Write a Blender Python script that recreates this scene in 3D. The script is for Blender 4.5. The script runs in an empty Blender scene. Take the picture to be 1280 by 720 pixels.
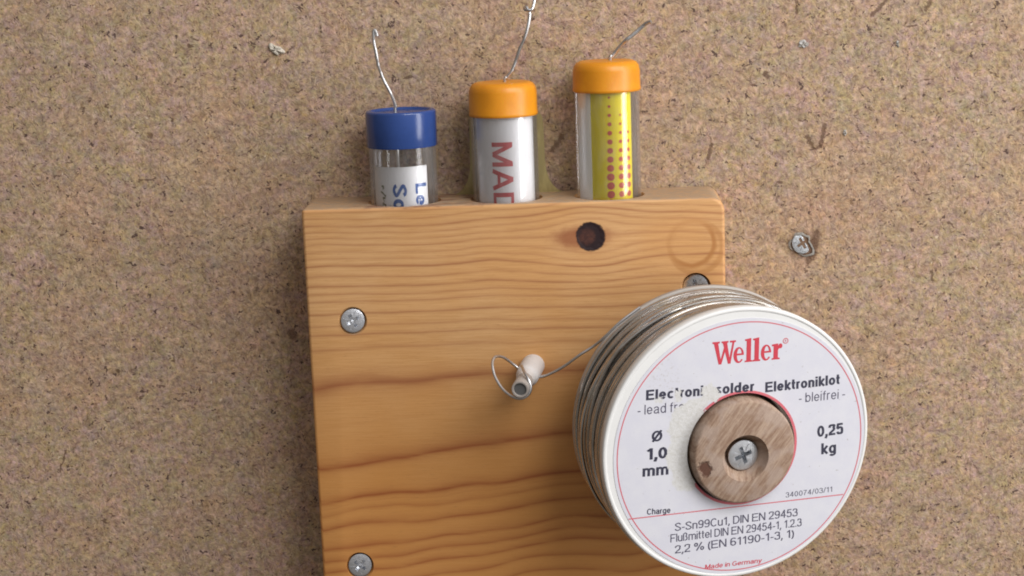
import bpy, bmesh, math, random
from mathutils import Vector, Matrix
from mathutils.geometry import tessellate_polygon
random.seed(7)
S = 0.001                       # everything below is written in millimetres
PI = math.pi
sc = bpy.context.scene
COL = sc.collection

# ------------------------------------------------------------------ camera
F_PX, PITCH, YAW, ROLL = 2179.9, 0.1971, -0.0473, -0.0367
CAM = Vector((-0.1, -440.0, 83.4))
fwd = Vector((math.sin(YAW)*math.cos(PITCH), math.cos(YAW)*math.cos(PITCH), -math.sin(PITCH)))
rgt0 = Vector((math.cos(YAW), -math.sin(YAW), 0)); up0 = rgt0.cross(fwd)
rgt = rgt0*math.cos(ROLL) + up0*math.sin(ROLL)
upv = -rgt0*math.sin(ROLL) + up0*math.cos(ROLL)
cd = bpy.data.cameras.new('camera'); cam = bpy.data.objects.new('camera', cd); COL.objects.link(cam)
cam.matrix_world = Matrix(((rgt.x, upv.x, -fwd.x, CAM.x*S), (rgt.y, upv.y, -fwd.y, CAM.y*S),
                           (rgt.z, upv.z, -fwd.z, CAM.z*S), (0, 0, 0, 1)))
cd.sensor_width = 36; cd.lens = F_PX/1280*36; cd.clip_start = 0.01; cd.clip_end = 20
sc.camera = cam

def ray(x, y): return fwd*F_PX + rgt*(x-640) + upv*(360-y)
def at(x, y, Y):
    """real point (mm) seen in the photograph at x, y on the vertical plane Y"""
    d = ray(x, y); return CAM + d*((Y-CAM.y)/d.y)

# ------------------------------------------------------------------ mesh helpers
def obj(name, bm, m, parent=None, smooth=True, local=False):
    if parent is not None and not local:
        q_ = parent; off = Vector((0, 0, 0))
        while q_ is not None: off += Vector(q_.location); q_ = q_.parent
        bmesh.ops.translate(bm, vec=-off/S, verts=bm.verts)
    me = bpy.data.meshes.new(name)
    for f in bm.faces: f.smooth = smooth
    bmesh.ops.scale(bm, vec=(S, S, S), verts=bm.verts)
    bm.to_mesh(me); bm.free()
    o = bpy.data.objects.new(name, me); COL.objects.link(o)
    if m: me.materials.append(m)
    if parent is not None: o.parent = parent
    if smooth:
        try: me.set_sharp_from_angle(angle=math.radians(40))
        except Exception: pass
    return o
def tag(o, label=None, cat=None, group=None, kind=None):
    if label: o['label'] = label
    if cat: o['category'] = cat
    if group: o['group'] = group
    if kind: o['kind'] = kind
    return o
def empty(name, loc, label, cat, group=None, rot=None):
    o = bpy.data.objects.new(name, None); COL.objects.link(o); o.empty_display_size = .005
    o.location = Vector(loc)*S
    if rot is not None: o.rotation_euler = rot.to_euler()
    return tag(o, label, cat, group)
def lathe(bm, prof, seg=64, closed=False, mat=None, wob=None):
    """profile of (r, z) round the z axis"""
    rings = []
    for r, z in prof:
        if r < 1e-6: rings.append([bm.verts.new((0, 0, z))])
        else: rings.append([bm.verts.new((r*math.cos(2*PI*k/seg), r*math.sin(2*PI*k/seg), z)) for k in range(seg)])
    n = len(rings); fs = []
    for i in range(n if closed else n-1):
        a, b = rings[i], rings[(i+1) % n]
        for k in range(seg):
            k2 = (k+1) % seg
            if len(a) == 1 and len(b) == 1: continue
            if len(a) == 1: f = (a[0], b[k2], b[k])
            elif len(b) == 1: f = (a[k], a[k2], b[0])
            else: f = (a[k], a[k2], b[k2], b[k])
            fs.append(bm.faces.new(f))
    return [v for r in rings for v in r]
def xf(bm, verts, M): bmesh.ops.transform(bm, matrix=M, verts=verts)
def spline(pts, sub=8):
    pts = [Vector(p) for p in pts]; out = []
    P = [pts[0]*2-pts[1]] + pts + [pts[-1]*2-pts[-2]]
    for i in range(1, len(P)-2):
        p0, p1, p2, p3 = P[i-1:i+3]
        for s in range(sub):
            t = s/sub
            out.append(.5*((2*p1)+(p2-p0)*t+(2*p0-5*p1+4*p2-p3)*t*t+(3*p1-p0-3*p2+p3)*t**3))
    out.append(pts[-1]); return out
def tube(bm, pts, r, seg=10, closed=False, cap=True):
    n = len(pts); rings = []
    t0 = (pts[1]-pts[0]).normalized()
    nrm = t0.cross(Vector((.3, 1, .2))).normalized()
    for i, p in enumerate(pts):
        if closed: t = (pts[(i+1) % n]-pts[i-1]).normalized()
        else: t = (pts[min(i+1, n-1)]-pts[max(i-1, 0)]).normalized()
        nrm = (nrm - t*nrm.dot(t)).normalized(); b = t.cross(nrm)
        rr = r(i/(n-1)) if callable(r) else r
        rings.append([bm.verts.new(p + (nrm*math.cos(2*PI*k/seg)+b*math.sin(2*PI*k/seg))*rr) for k in range(seg)])
    for i in range(n if closed else n-1):
        a, b = rings[i], rings[(i+1) % n]
        for k in range(seg):
            k2 = (k+1) % seg; bm.faces.new((a[k], a[k2], b[k2], b[k]))
    if cap and not closed:
        bm.faces.new(rings[0][::-1]); bm.faces.new(rings[-1])
def boolean(o, cutters):
    """cut real holes, then bake the result into the mesh"""
    for c in cutters:
        md = o.modifiers.new('b', 'BOOLEAN'); md.operation = 'DIFFERENCE'; md.object = c; md.solver = 'EXACT'
    bpy.context.view_layer.update()
    dg = bpy.context.evaluated_depsgraph_get()
    me = bpy.data.meshes.new_from_object(o.evaluated_get(dg))
    o.modifiers.clear(); me.name = o.data.name; o.data = me
    for c in cutters: bpy.data.objects.remove(c)
    try: me.set_sharp_from_angle(angle=math.radians(35))
    except Exception: pass
def prism(bm, poly, z0, z1):
    a = [bm.verts.new((x, y, z0)) for x, y in poly]; b = [bm.verts.new((x, y, z1)) for x, y in poly]
    n = len(poly)
    bm.faces.new(a[::-1]); bm.faces.new(b)
    for i in range(n): bm.faces.new((a[i], a[(i+1) % n], b[(i+1) % n], b[i]))
    return a+b

# ------------------------------------------------------------------ node helpers
class N:
    def __init__(s, name, surf=True):
        s.m = bpy.data.materials.new(name); s.m.use_nodes = True
        s.t = s.m.node_tree; s.t.nodes.clear()
        s.out = s.t.nodes.new('ShaderNodeOutputMaterial')
        s.p = s.t.nodes.new('ShaderNodeBsdfPrincipled')
        s.t.links.new(s.p.outputs[0], s.out.inputs[0])
    def n(s, typ, **kw):
        x = s.t.nodes.new('ShaderNode'+typ)
        for k, v in kw.items(): setattr(x, k, v)
        return x
    def set(s, sock, v):
        if isinstance(v, bpy.types.NodeSocket): s.t.links.new(v, sock)
        elif v is not None:
            if sock.type == 'RGBA' and len(v) == 3: v = (*v, 1)
            sock.default_value = v
    def math(s, op, a, b=None, c=None, clamp=False):
        x = s.n('Math', operation=op, use_clamp=clamp)
        for i, v in enumerate((a, b, c)):
            if v is not None: s.set(x.inputs[i], v)
        return x.outputs[0]
    def vm(s, op, a, b=None, scale=None):
        x = s.n('VectorMath', operation=op); s.set(x.inputs[0], a)
        if b is not None: s.set(x.inputs[1], b)
        if scale is not None: s.set(x.inputs['Scale'], scale)
        return x.outputs['Value'] if op in ('DOT_PRODUCT', 'LENGTH', 'DISTANCE') else x.outputs[0]
    def mix(s, f, a, b, mode='MIX'):
        x = s.n('Mix', data_type='RGBA', blend_type=mode)
        s.set(x.inputs[0], f); s.set(x.inputs[6], a); s.set(x.inputs[7], b); return x.outputs[2]
    def ramp(s, v, lo, hi, a=0., b=1., smooth=True):
        x = s.n('MapRange', interpolation_type='SMOOTHSTEP' if smooth else 'LINEAR')
        s.set(x.inputs[0], v); x.inputs[1].default_value = lo; x.inputs[2].default_value = hi
        x.inputs[3].default_value = a; x.inputs[4].default_value = b; return x.outputs[0]
    def noise(s, v, scale=1., detail=2., rough=.5, dist=0., dim='3D', color=False):
        x = s.n('TexNoise', noise_dimensions=dim); s.set(x.inputs['Vector'], v)
        x.inputs['Scale'].default_value = scale; x.inputs['Detail'].default_value = detail
        x.inputs['Roughness'].default_value = rough; x.inputs['Distortion'].default_value = dist
        return x.outputs['Color' if color else 0]
    def mm(s, o=None):
        """object coordinates in millimetres"""
        x = s.n('TexCoord')
        if o is not None: x.object = o
        return s.vm('SCALE', x.outputs['Object'], scale=1000.)
    def sep(s, v):
        x = s.n('SeparateXYZ'); s.set(x.inputs[0], v); return x.outputs
    def comb(s, a, b, c=0.):
        x = s.n('CombineXYZ')
        for i, v in enumerate((a, b, c)): s.set(x.inputs[i], v)
        return x.outputs[0]
    def segdist(s, p, a, b):
        a = Vector(a); b = Vector(b); ba = b-a
        pa = s.vm('SUBTRACT', p, tuple(a))
        h = s.math('DIVIDE', s.vm('DOT_PRODUCT', pa, tuple(ba)), max(ba.dot(ba), 1e-6), clamp=True)
        q = s.vm('SCALE', tuple(ba), scale=h)
        return s.vm('LENGTH', s.vm('SUBTRACT', pa, q))
    def bump(s, h, dist=.0001, strength=1.):
        x = s.n('Bump'); s.set(x.inputs['Height'], h); x.inputs['Distance'].default_value = dist
        x.inputs['Strength'].default_value = strength; s.t.links.new(x.outputs[0], s.p.inputs['Normal'])
    def fin(s, color=None, rough=None, **kw):
        if color is not None: s.set(s.p.inputs['Base Color'], color)
        if rough is not None: s.set(s.p.inputs['Roughness'], rough)
        for k, v in kw.items(): s.set(s.p.inputs[k.replace('_', ' ')], v)
        return s.m

# ------------------------------------------------------------------ materials
def mat_fibreboard():
    s = N('fibreboard'); p = s.mm()
    x, y, z = s.sep(p)[:3]
    warp = s.noise(p, .18, 2, color=True)
    q = s.vm('ADD', s.comb(x, z, 0.), s.vm('SCALE', s.vm('SUBTRACT', warp, (.5, .5, .5)), scale=3.))
    def fib(ang, seed, L, W, lo, hi):
        c, n_ = math.cos(ang), math.sin(ang)
        u = s.vm('DOT_PRODUCT', q, (c/L, n_/L, 0)); v = s.vm('DOT_PRODUCT', q, (-n_/W, c/W, 0))
        return s.ramp(s.noise(s.comb(u, v, seed), 1., 1.5, .55), lo, hi)
    base = s.mix(s.ramp(s.noise(p, .26, 4, .7), .42, .58), (.375, .262, .222), (.345, .265, .175))
    base = s.mix(s.ramp(s.noise(s.vm('ADD', p, (31, 7, 3)), .75, 2, .6), .55, .70, 0, .55), base, (.37, .245, .245))
    base = s.mix(s.ramp(s.noise(s.vm('ADD', p, (11, 47, 3)), .75, 2, .6), .56, .70, 0, .6), base, (.385, .285, .135))
    base = s.mix(s.ramp(s.noise(p, .028, 2, .5), .42, .7), base, (.375, .262, .19))
    mot = s.noise(p, .8, 4, .7)
    base = s.mix(s.ramp(mot, .47, .64, 0, .60), base, (.165, .102, .078))
    cn = s.vm('ADD', s.vm('SCALE', s.vm('SUBTRACT', s.noise(s.vm('ADD', q, (5, 5, 77)), .85, 3, .65, color=True), (.5, .5, .5)), scale=.18), (1, 1, 1))
    col = s.mix(1., base, cn, 'MULTIPLY')
    for i_, (a_, L_, W_, amt) in enumerate(((.35, 2.6, 1.1, .8), (1.9, 1.7, .62, .8), (2.75, 3.6, 1.5, .6))):
        c_, n_ = math.cos(a_), math.sin(a_)
        vo = s.n('TexVoronoi'); vo.inputs['Scale'].default_value = 1.; vo.inputs['Randomness'].default_value = 1.
        wv = s.vm('SCALE', s.vm('SUBTRACT', s.noise(p, .8, 3, .6, color=True), (.5, .5, .5)), scale=1.1)
        s.set(vo.inputs['Vector'], s.vm('ADD', wv, s.comb(s.vm('DOT_PRODUCT', q, (c_/L_, n_/L_, 0)), s.vm('DOT_PRODUCT', q, (-n_/W_, c_/W_, 0)), i_*13.7)))
        cs_ = s.sep(vo.outputs['Color'])
        li = s.ramp(cs_[0], 0, 1, 1-.16*amt, 1+.16*amt, smooth=False); wa = s.ramp(cs_[1], 0, 1, -.085*amt, .085*amt, smooth=False)
        col = s.mix(1., col, s.comb(s.math('ADD', li, s.math('MULTIPLY', wa, .25)), li, s.math('SUBTRACT', li, wa)), 'MULTIPLY')
    lum = s.ramp(s.noise(s.vm('ADD', q, (15, 65, 7)), .95, 4, .75), .3, .7, .70, 1.32, smooth=False)
    col = s.mix(1., col, s.comb(lum, lum, lum), 'MULTIPLY')
    cn2 = s.vm('ADD', s.vm('SCALE', s.vm('SUBTRACT', s.noise(s.vm('ADD', q, (5, 5, 7)), .10, 3, .6, color=True), (.5, .5, .5)), scale=.24), (1, 1, 1))
    col = s.mix(1., col, cn2, 'MULTIPLY')
    H = s.math('MULTIPLY', mot, .6)
    for i, a in enumerate((.2, .95, 1.65, 2.4, 2.9)):
        f = fib(a, 3.1+i*7.7, 2.3, .58, .55, .74)
        col = s.mix(s.math('MULTIPLY', f, .28), col, [(.53, .40, .28), (.46, .33, .25), (.50, .37, .20), (.55, .43, .33), (.43, .31, .24)][i])
        H = s.math('ADD', H, s.math('MULTIPLY', f, .35))
    for i, a in enumerate((.5, 1.3, 2.0, 2.65)):
        f = fib(a, 51.3+i*9.1, 1.7, .48, .62, .75)
        col = s.mix(s.math('MULTIPLY', f, .60), col, [(.11, .06, .05), (.12, .08, .04), (.16, .09, .075), (.13, .08, .07)][i])
        H = s.math('SUBTRACT', H, s.math('MULTIPLY', f, .3))
    # coarse dark and pale specks
    col = s.mix(s.ramp(s.noise(s.vm('ADD', q, (40, 0, 9)), .62, 2, .8), .640, .675, 0, .85), col, (.055, .03, .03))
    col = s.mix(s.ramp(s.noise(s.vm('ADD', q, (0, 90, 5)), .60, 1.5, .7), .715, .76, 0, .7), col, (.62, .52, .42))
    col = s.mix(s.ramp(s.noise(s.vm('MULTIPLY', s.vm('ADD', q, (70, 0, 9)), (1, 1.9, 1)), .27, 2, .75), .685, .715, 0, .75), col, (.09, .05, .035))
    # gouges and ink like marks with a shape of their own
    wob = s.vm('SCALE', s.vm('SUBTRACT', s.noise(p, .9, 3, .7, color=True), (.5, .5, .5)), scale=1.9)
    pq = s.vm('ADD', s.comb(x, z, 0.), wob); pq = s.vm('MULTIPLY', pq, (1, 1, 0))
    marks = [((1008, 170), (1017, 186), .42), ((1017, 186), (1025, 184), .38), ((1025, 183), (1031, 157), .42), ((885, 198), (889, 180), .34),
             ((995, 2), (996, 17), .25), ((1089, 20), (1107, 1), .38), ((1158, 11), (1165, -3), .5), ((956, 92), (959, 96), .55),
             ((1021, 292), (1015, 318), .9), ((1014, 318), (1010, 328), .6), ((985, 303), (989, 303), .4), ((1002, 305), (1005, 308), 2.6), ((1164, 338), (1165, 350), .3), ((690, 188), (703, 170), .5), ((75, 590), (82, 563), .2),  # the widest spot paints in the dark of the hollow round the wall screw
             ((187, 168), (188, 172), .5), ((364, 416), (367, 420), .9), ((68, 221), (73, 221), .3), ((200, 475), (201, 476), .3), ((1006, 150), (998, 152), .2)]
    for a, b, w in marks:
        A = at(*a, 0); B = at(*b, 0)
        d = s.segdist(pq, (A.x, A.z, 0), (B.x, B.z, 0))
        m = s.ramp(d, w*.55, w*1.8, 1, 0)
        col = s.mix(s.math('MULTIPLY', m, .74), col, (.10, .055, .038))
        H = s.math('SUBTRACT', H, m)
    s.bump(H, .00020, .42)
    return s.fin(s.mix(1., col, (1.16, 1.13, 1.03), 'MULTIPLY'), .72, Specular_IOR_Level=.25)

X0, X1, ZT, T = -70.95, 32.3, 20.45, 20.1
def mat_pine():
    s = N('pine'); p = s.mm(BLOCK)
    x, y, z = s.sep(p)[:3]
    K = at(738, 296, -T) - BL
    # knot pushes the rings aside
    dx = s.math('SUBTRACT', x, K.x); dz = s.math('SUBTRACT', z, K.z)
    r2 = s.math('ADD', s.math('MULTIPLY', s.math('MULTIPLY', dx, dx), .42), s.math('MULTIPLY', dz, dz))
    g = s.math('EXPONENT', s.math('MULTIPLY', r2, -1/58.))
    zz = s.math('SUBTRACT', z, s.math('MULTIPLY', s.math('MULTIPLY', dz, g), .78))
    g2 = s.math('EXPONENT', s.math('MULTIPLY', r2, -1/500.))
    zz = s.math('ADD', zz, s.math('MULTIPLY', g2, -1.3))
    # depth into the wood also moves across the rings
    zz = s.math('ADD', zz, s.math('MULTIPLY', s.math('ADD', y, T), .35))
    low = s.ramp(z, -30, -62, 0, 1)        # lower half: rings climb to the right
    sx = s.math('TANH', s.math('DIVIDE', s.math('SUBTRACT', x, 36), 26.))
    zz = s.math('SUBTRACT', zz, s.math('MULTIPLY', s.math('MULTIPLY', sx, low), 4.3))
    n1 = s.math('SUBTRACT', s.noise(s.comb(s.math('MULTIPLY', x, .028), y, s.math('MULTIPLY', z, .03)), 1., 2, .5), .5)
    zz = s.math('ADD', zz, s.math('MULTIPLY', n1, s.ramp(z, -15, -80, 3.0, 9)))
    n2 = s.math('SUBTRACT', s.noise(s.comb(s.math('MULTIPLY', x, .06), y, s.math('MULTIPLY', z, .15)), 1., 2, .45), .5)
    zz = s.math('ADD', zz, s.math('MULTIPLY', n2, .8))
    # ring number against height (dark lines measured down the face)
    px_lines = [255, 263, 271, 281, 289, 297, 305, 314, 322, 331, 344, 356, 366, 375, 390, 405, 416, 433, 474, 564, 612, 629, 647, 669, 682, 695, 713, 735, 760]
    zs = [(at(540, q_, -T) - BL).z for q_ in px_lines]
    zs[0] = 40.
    zmin, zmax = zs[-1], zs[0]
    fc = s.n('FloatCurve'); cv = fc.mapping.curves[0]; n = len(zs)
    pts = sorted([((q_-zmin)/(zmax-zmin), 1-i/(n-1)) for i, q_ in enumerate(zs)])
    while len(cv.points) < n: cv.points.new(.5, .5)
    for c, (u, v) in zip(cv.points, pts): c.location = (u, v); c.handle_type = 'VECTOR'
    fc.mapping.update()
    u = s.math('DIVIDE', s.math('SUBTRACT', zz, zmin), zmax-zmin)
    s.set(fc.inputs['Value'], u)
    ph = s.math('MULTIPLY', s.math('SUBTRACT', 1., fc.outputs[0]), float(n-1))
    ph = s.math('ADD', ph, .0)
    fr = s.math('FRACT', ph); idn = s.math('FLOOR', s.math('ADD', ph, .5))
    def curve(vals, xs, inp):
        fc = s.n('FloatCurve'); cv = fc.mapping.curves[0]
        while len(cv.points) < len(vals): cv.points.new(.5, .5)
        for c, u_, v_ in zip(cv.points, xs, vals): c.location = (u_, v_); c.handle_type = 'VECTOR'
        fc.mapping.update(); s.set(fc.inputs['Value'], inp); return fc.outputs[0]
    spc = [min(1., abs(zs[i+1]-zs[i])/20.) for i in range(n-1)]
    sp = s.math('MULTIPLY', curve(spc, [(i+.5)/n for i in range(n-1)], s.math('DIVIDE', s.math('ADD', s.math('FLOOR', ph), .5), float(n))), 20.)
    stg = [.4, .5, .55, .9, .55, .5, .6, .5, .45, .95, .6, .9, .55, .6, .8, .5, .75, .45, 1., 1., .95, .45, .85, .8, .7, .8, .7, .7, .7]
    strength = curve(stg, [i/n for i in range(n)], s.math('DIVIDE', idn, float(n)))
    wd = s.math('MULTIPLY', curve([.25]*17 + [.35, .85, .42, .35] + [.25]*(n-21), [i/n for i in range(n)], s.math('DIVIDE', idn, float(n))), 4.)
    after = s.math('MULTIPLY', fr, sp); before = s.math('MULTIPLY', s.math('SUBTRACT', 1., fr), sp)
    w1 = s.ramp(z, -30, -60, .28, .45); w2 = s.ramp(z, -30, -60, .42, .95)
    la = s.math('EXPONENT', s.math('MULTIPLY', s.math('DIVIDE', after, s.math('MULTIPLY', w1, wd)), -1.)); lb = s.math('EXPONENT', s.math('MULTIPLY', s.math('DIVIDE', before, s.math('MULTIPLY', w2, wd)), -1.))
    late = s.math('MULTIPLY', s.math('MAXIMUM', la, lb), strength)
    brk = s.noise(s.comb(s.math('MULTIPLY', x, .06), y, s.math('MULTIPLY', z, .5)), 1., 3, .6)
    late = s.math('MULTIPLY', late, s.ramp(brk, .25, .6, .55, 1.1), clamp=True)
    st = s.noise(s.comb(s.math('MULTIPLY', x, .10), s.math('MULTIPLY', y, 2.), s.math('MULTIPLY', z, 3.2)), 1., 3, .65)
    pore = s.noise(s.comb(s.math('MULTIPLY', x, .5), s.math('MULTIPLY', y, 3.), s.math('MULTIPLY', z, 6.)), 1., 2, .6)
    patch = s.noise(p, .045, 2, .5)
    early = s.mix(s.ramp(patch, .35, .65), (.69, .405, .185), (.66, .36, .145))
    early = s.mix(s.ramp(st, .35, .7, 0, .5), early, (.50, .245, .080))
    low_shade = s.ramp(z, -25, -75)  # shade on the lower face, painted in as a deeper orange
    early = s.mix(s.math('MULTIPLY', low_shade, .75), early, (.62, .27, .065))
    dark = s.mix(low_shade, (.37, .155, .065), (.35, .105, .030))
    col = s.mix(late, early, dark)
    col = s.mix(s.ramp(pore, .60, .75, 0, .30), col, (.33, .15, .055))
    # knot
    ang = s.noise(s.vm('MULTIPLY', p, (1, 0, 1)), .30, 3, .6)
    kd = s.math('ADD', s.math('SQRT', s.math('ADD', s.math('MULTIPLY', s.math('MULTIPLY', dx, dx), 1.05), s.math('MULTIPLY', dz, dz))), s.math('MULTIPLY', s.math('SUBTRACT', ang, .5), 2.2))
    halo_x = s.math('DIVIDE', s.math('ADD', dx, 2.2), 8.5); halo_z = s.math('DIVIDE', s.math('ADD', dz, .3), 3.3)
    hd = s.math('SQRT', s.math('ADD', s.math('MULTIPLY', halo_x, halo_x), s.math('MULTIPLY', halo_z, halo_z)))
    hd = s.math('ADD', hd, s.math('MULTIPLY', s.math('SUBTRACT', ang, .5), .7))
    col = s.mix(s.ramp(hd, .35, 1.15, .80, 0), col, (.28, .085, .035))
    col = s.mix(s.ramp(kd, 3.4, 3.9, 1, 0), col, (.020, .009, .011))
    inn = s.noise(s.vm('MULTIPLY', p, (1, .2, 1)), 1.1, 3, .6)
    inner_d = s.math('ADD', kd, s.math('MULTIPLY', dx, .35))
    col = s.mix(s.math('MULTIPLY', s.ramp(inner_d, 1.0, 2.5, 1, 0), s.ramp(inn, .35, .7, .45, 1.)), col, (.10, .036, .024))
    # round oily stain near the top right corner
    R = at(864, 304, -T) - BL
    ex = s.math('SUBTRACT', x, R.x); ez = s.math('SUBTRACT', z, R.z)
    rd = s.math('SQRT', s.math('ADD', s.math('MULTIPLY', ex, ex), s.math('MULTIPLY', ez, ez)))
    rd = s.math('ADD', rd, s.math('MULTIPLY', s.math('SUBTRACT', s.noise(p, .3, 2), .5), .8))
    ring = s.math('SUBTRACT', s.ramp(rd, 4.6, 5.4), s.ramp(rd, 5.6, 6.6))
    side = s.ramp(s.math('SUBTRACT', ex, ez), -4, 4, .22, .85)
    ex2 = s.math('SUBTRACT', ex, 1.2); ez2 = s.math('ADD', ez, 1.0)
    rd2 = s.math('SQRT', s.math('ADD', s.math('MULTIPLY', ex2, ex2), s.math('MULTIPLY', ez2, ez2)))
    edge2 = s.math('SUBTRACT', s.ramp(rd2, 5.2, 6.2), s.ramp(rd2, 6.7, 7.3))
    frontm = s.ramp(y, -T+.2, -T+.6, 1, 0)
    col = s.mix(s.math('MULTIPLY', s.math('MULTIPLY', ring, side), frontm), col, (.42, .18, .055))
    col = s.mix(s.math('MULTIPLY', s.math('MULTIPLY', edge2, s.math('MULTIPLY', side, .55)), frontm), col, (.40, .17, .05))
    # dust and dirt lying on the top
    geo = s.n('NewGeometry'); nz = s.sep(geo.outputs['Normal'])[2]
    dn = s.noise(p, .5, 4, .7)
    topm = s.math('MULTIPLY', s.ramp(nz, .55, .9), s.ramp(dn, .30, .62, .45, .9))
    col = s.mix(topm, col, (.36, .27, .19))
    # a dark reddish line along the top front arris
    ln = s.math('MULTIPLY', s.ramp(s.math('ABSOLUTE', s.math('ADD', z, .2)), .15, .75, 1, 0), s.ramp(s.noise(s.vm('MULTIPLY', p, (.12, .3, .3)), 1., 3, .6), .42, .62))
    ln = s.math('MULTIPLY', ln, s.math('MULTIPLY', s.ramp(x, 10, 16), s.ramp(x, 52, 44)))
    col = s.mix(s.math('MULTIPLY', ln, .8), col, (.20, .075, .045))
    H = s.math('ADD', s.math('MULTIPLY', st, .5), s.math('SUBTRACT', s.math('MULTIPLY', pore, .25), s.math('MULTIPLY', late, -.25)))
    H = s.math('SUBTRACT', H, s.math('MULTIPLY', s.ramp(kd, 2.6, 3.6, 1, 0), 1.4))
    s.bump(H, .00012, .6)
    return s.fin(col, s.ramp(st, .3, .7, .42, .56), Specular_IOR_Level=.35)

def mat_oldwood():
    s = N('grey_end_wood'); p = s.mm(SPOOL)
    x, y, z = s.sep(p)[:3]
    c, n_ = math.cos(.9), math.sin(.9)
    u = s.vm('DOT_PRODUCT', p, (c, n_, 0)); v = s.vm('DOT_PRODUCT', p, (-n_, c, 0))
    st = s.noise(s.comb(s.math('MULTIPLY', u, .12), s.math('MULTIPLY', v, 1.1), s.math('MULTIPLY', z, .2)), 1., 4, .7)
    f = s.noise(p, .9, 4, .7)
    col = s.mix(s.ramp(st, .36, .66), (.25, .16, .11), (.41, .30, .225))
    col = s.mix(s.ramp(f, .5, .72, 0, .5), col, (.24, .15, .11))
    col = s.mix(s.ramp(s.noise(p, .22, 2), .45, .65, 0, .6), col, (.40, .31, .26))
    nk = s.noise(p, .9, 3, .7)
    nd = s.segdist(s.vm('MULTIPLY', p, (1, 1, 0)), (*NICK, 0), (NICK[0]+.5, NICK[1]-.9, 0))
    nm = s.ramp(s.math('ADD', nd, s.math('MULTIPLY', nk, 2.2)), 2.1, 2.8, 1, 0)
    col = s.mix(nm, col, (.13, .065, .045))
    s.bump(s.math('SUBTRACT', s.math('ADD', st, s.math('MULTIPLY', f, .6)), s.math('MULTIPLY', nm, 1.5)), .00025, .8)
    return s.fin(col, .75, Specular_IOR_Level=.2)

def mat_metal(name, col, rough, tarn=.3, scale=1.2, tcol=(.12, .10, .09), bump=.5):
    s = N(name); p = s.mm()
    n_ = s.noise(p, scale, 4, .7)
    c = s.mix(s.ramp(n_, .42, .70, 0, tarn), col, tcol)
    if bump: s.bump(s.noise(p, 2.5, 2, .6), .00008, bump)
    return s.fin(c, s.ramp(n_, .35, .7, rough, rough+.15), Metallic=1.)
def mat_plain(name, col, rough, var=.12, scale=.6, dark=.75, **kw):
    s = N(name); p = s.mm()
    n_ = s.noise(p, scale, 3, .65)
    c = s.mix(s.ramp(n_, .4, .72, 0, var*3), col, tuple(q_*dark for q_ in col))
    s.bump(s.noise(p, 2.2, 3, .6), .00004, .5)
    return s.fin(c, rough, **kw)
def mat_clear(name, tint, edge, gloss_rough=.06, body=.04, base=0., shine=1.25):
    """thin clear wall: mostly see-through, mirror-like at grazing angles"""
    s = N(name); s.t.nodes.remove(s.p)
    tr = s.n('BsdfTransparent'); tr.inputs[0].default_value = (*tint, 1)
    gl = s.n('BsdfGlossy'); gl.inputs['Roughness'].default_value = gloss_rough; gl.inputs['Color'].default_value = (.95, .95, .97, 1)
    df = s.n('BsdfDiffuse'); df.inputs[0].default_value = (*edge, 1)
    lw = s.n('LayerWeight'); lw.inputs[0].default_value = .32
    fr = s.n('Fresnel'); fr.inputs[0].default_value = 1.5
    p = s.mm(); sm = s.noise(s.vm('MULTIPLY', p, (1, 1, .25)), .7, 3, .6)
    m1 = s.n('MixShader')
    k = s.math('ADD', s.math('MULTIPLY', s.math('POWER', lw.outputs['Facing'], 2.), .18), s.ramp(sm, .4, .75, base+body*.4, base+body*2.2))
    s.set(m1.inputs[0], k); s.t.links.new(tr.outputs[0], m1.inputs[1]); s.t.links.new(df.outputs[0], m1.inputs[2])
    m2 = s.n('MixShader'); s.set(m2.inputs[0], s.math('MINIMUM', s.math('MULTIPLY', fr.outputs[0], shine), .6))
    s.t.links.new(m1.outputs[0], m2.inputs[1]); s.t.links.new(gl.outputs[0], m2.inputs[2])
    s.t.links.new(m2.outputs[0], s.out.inputs[0])
    return s.m

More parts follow.
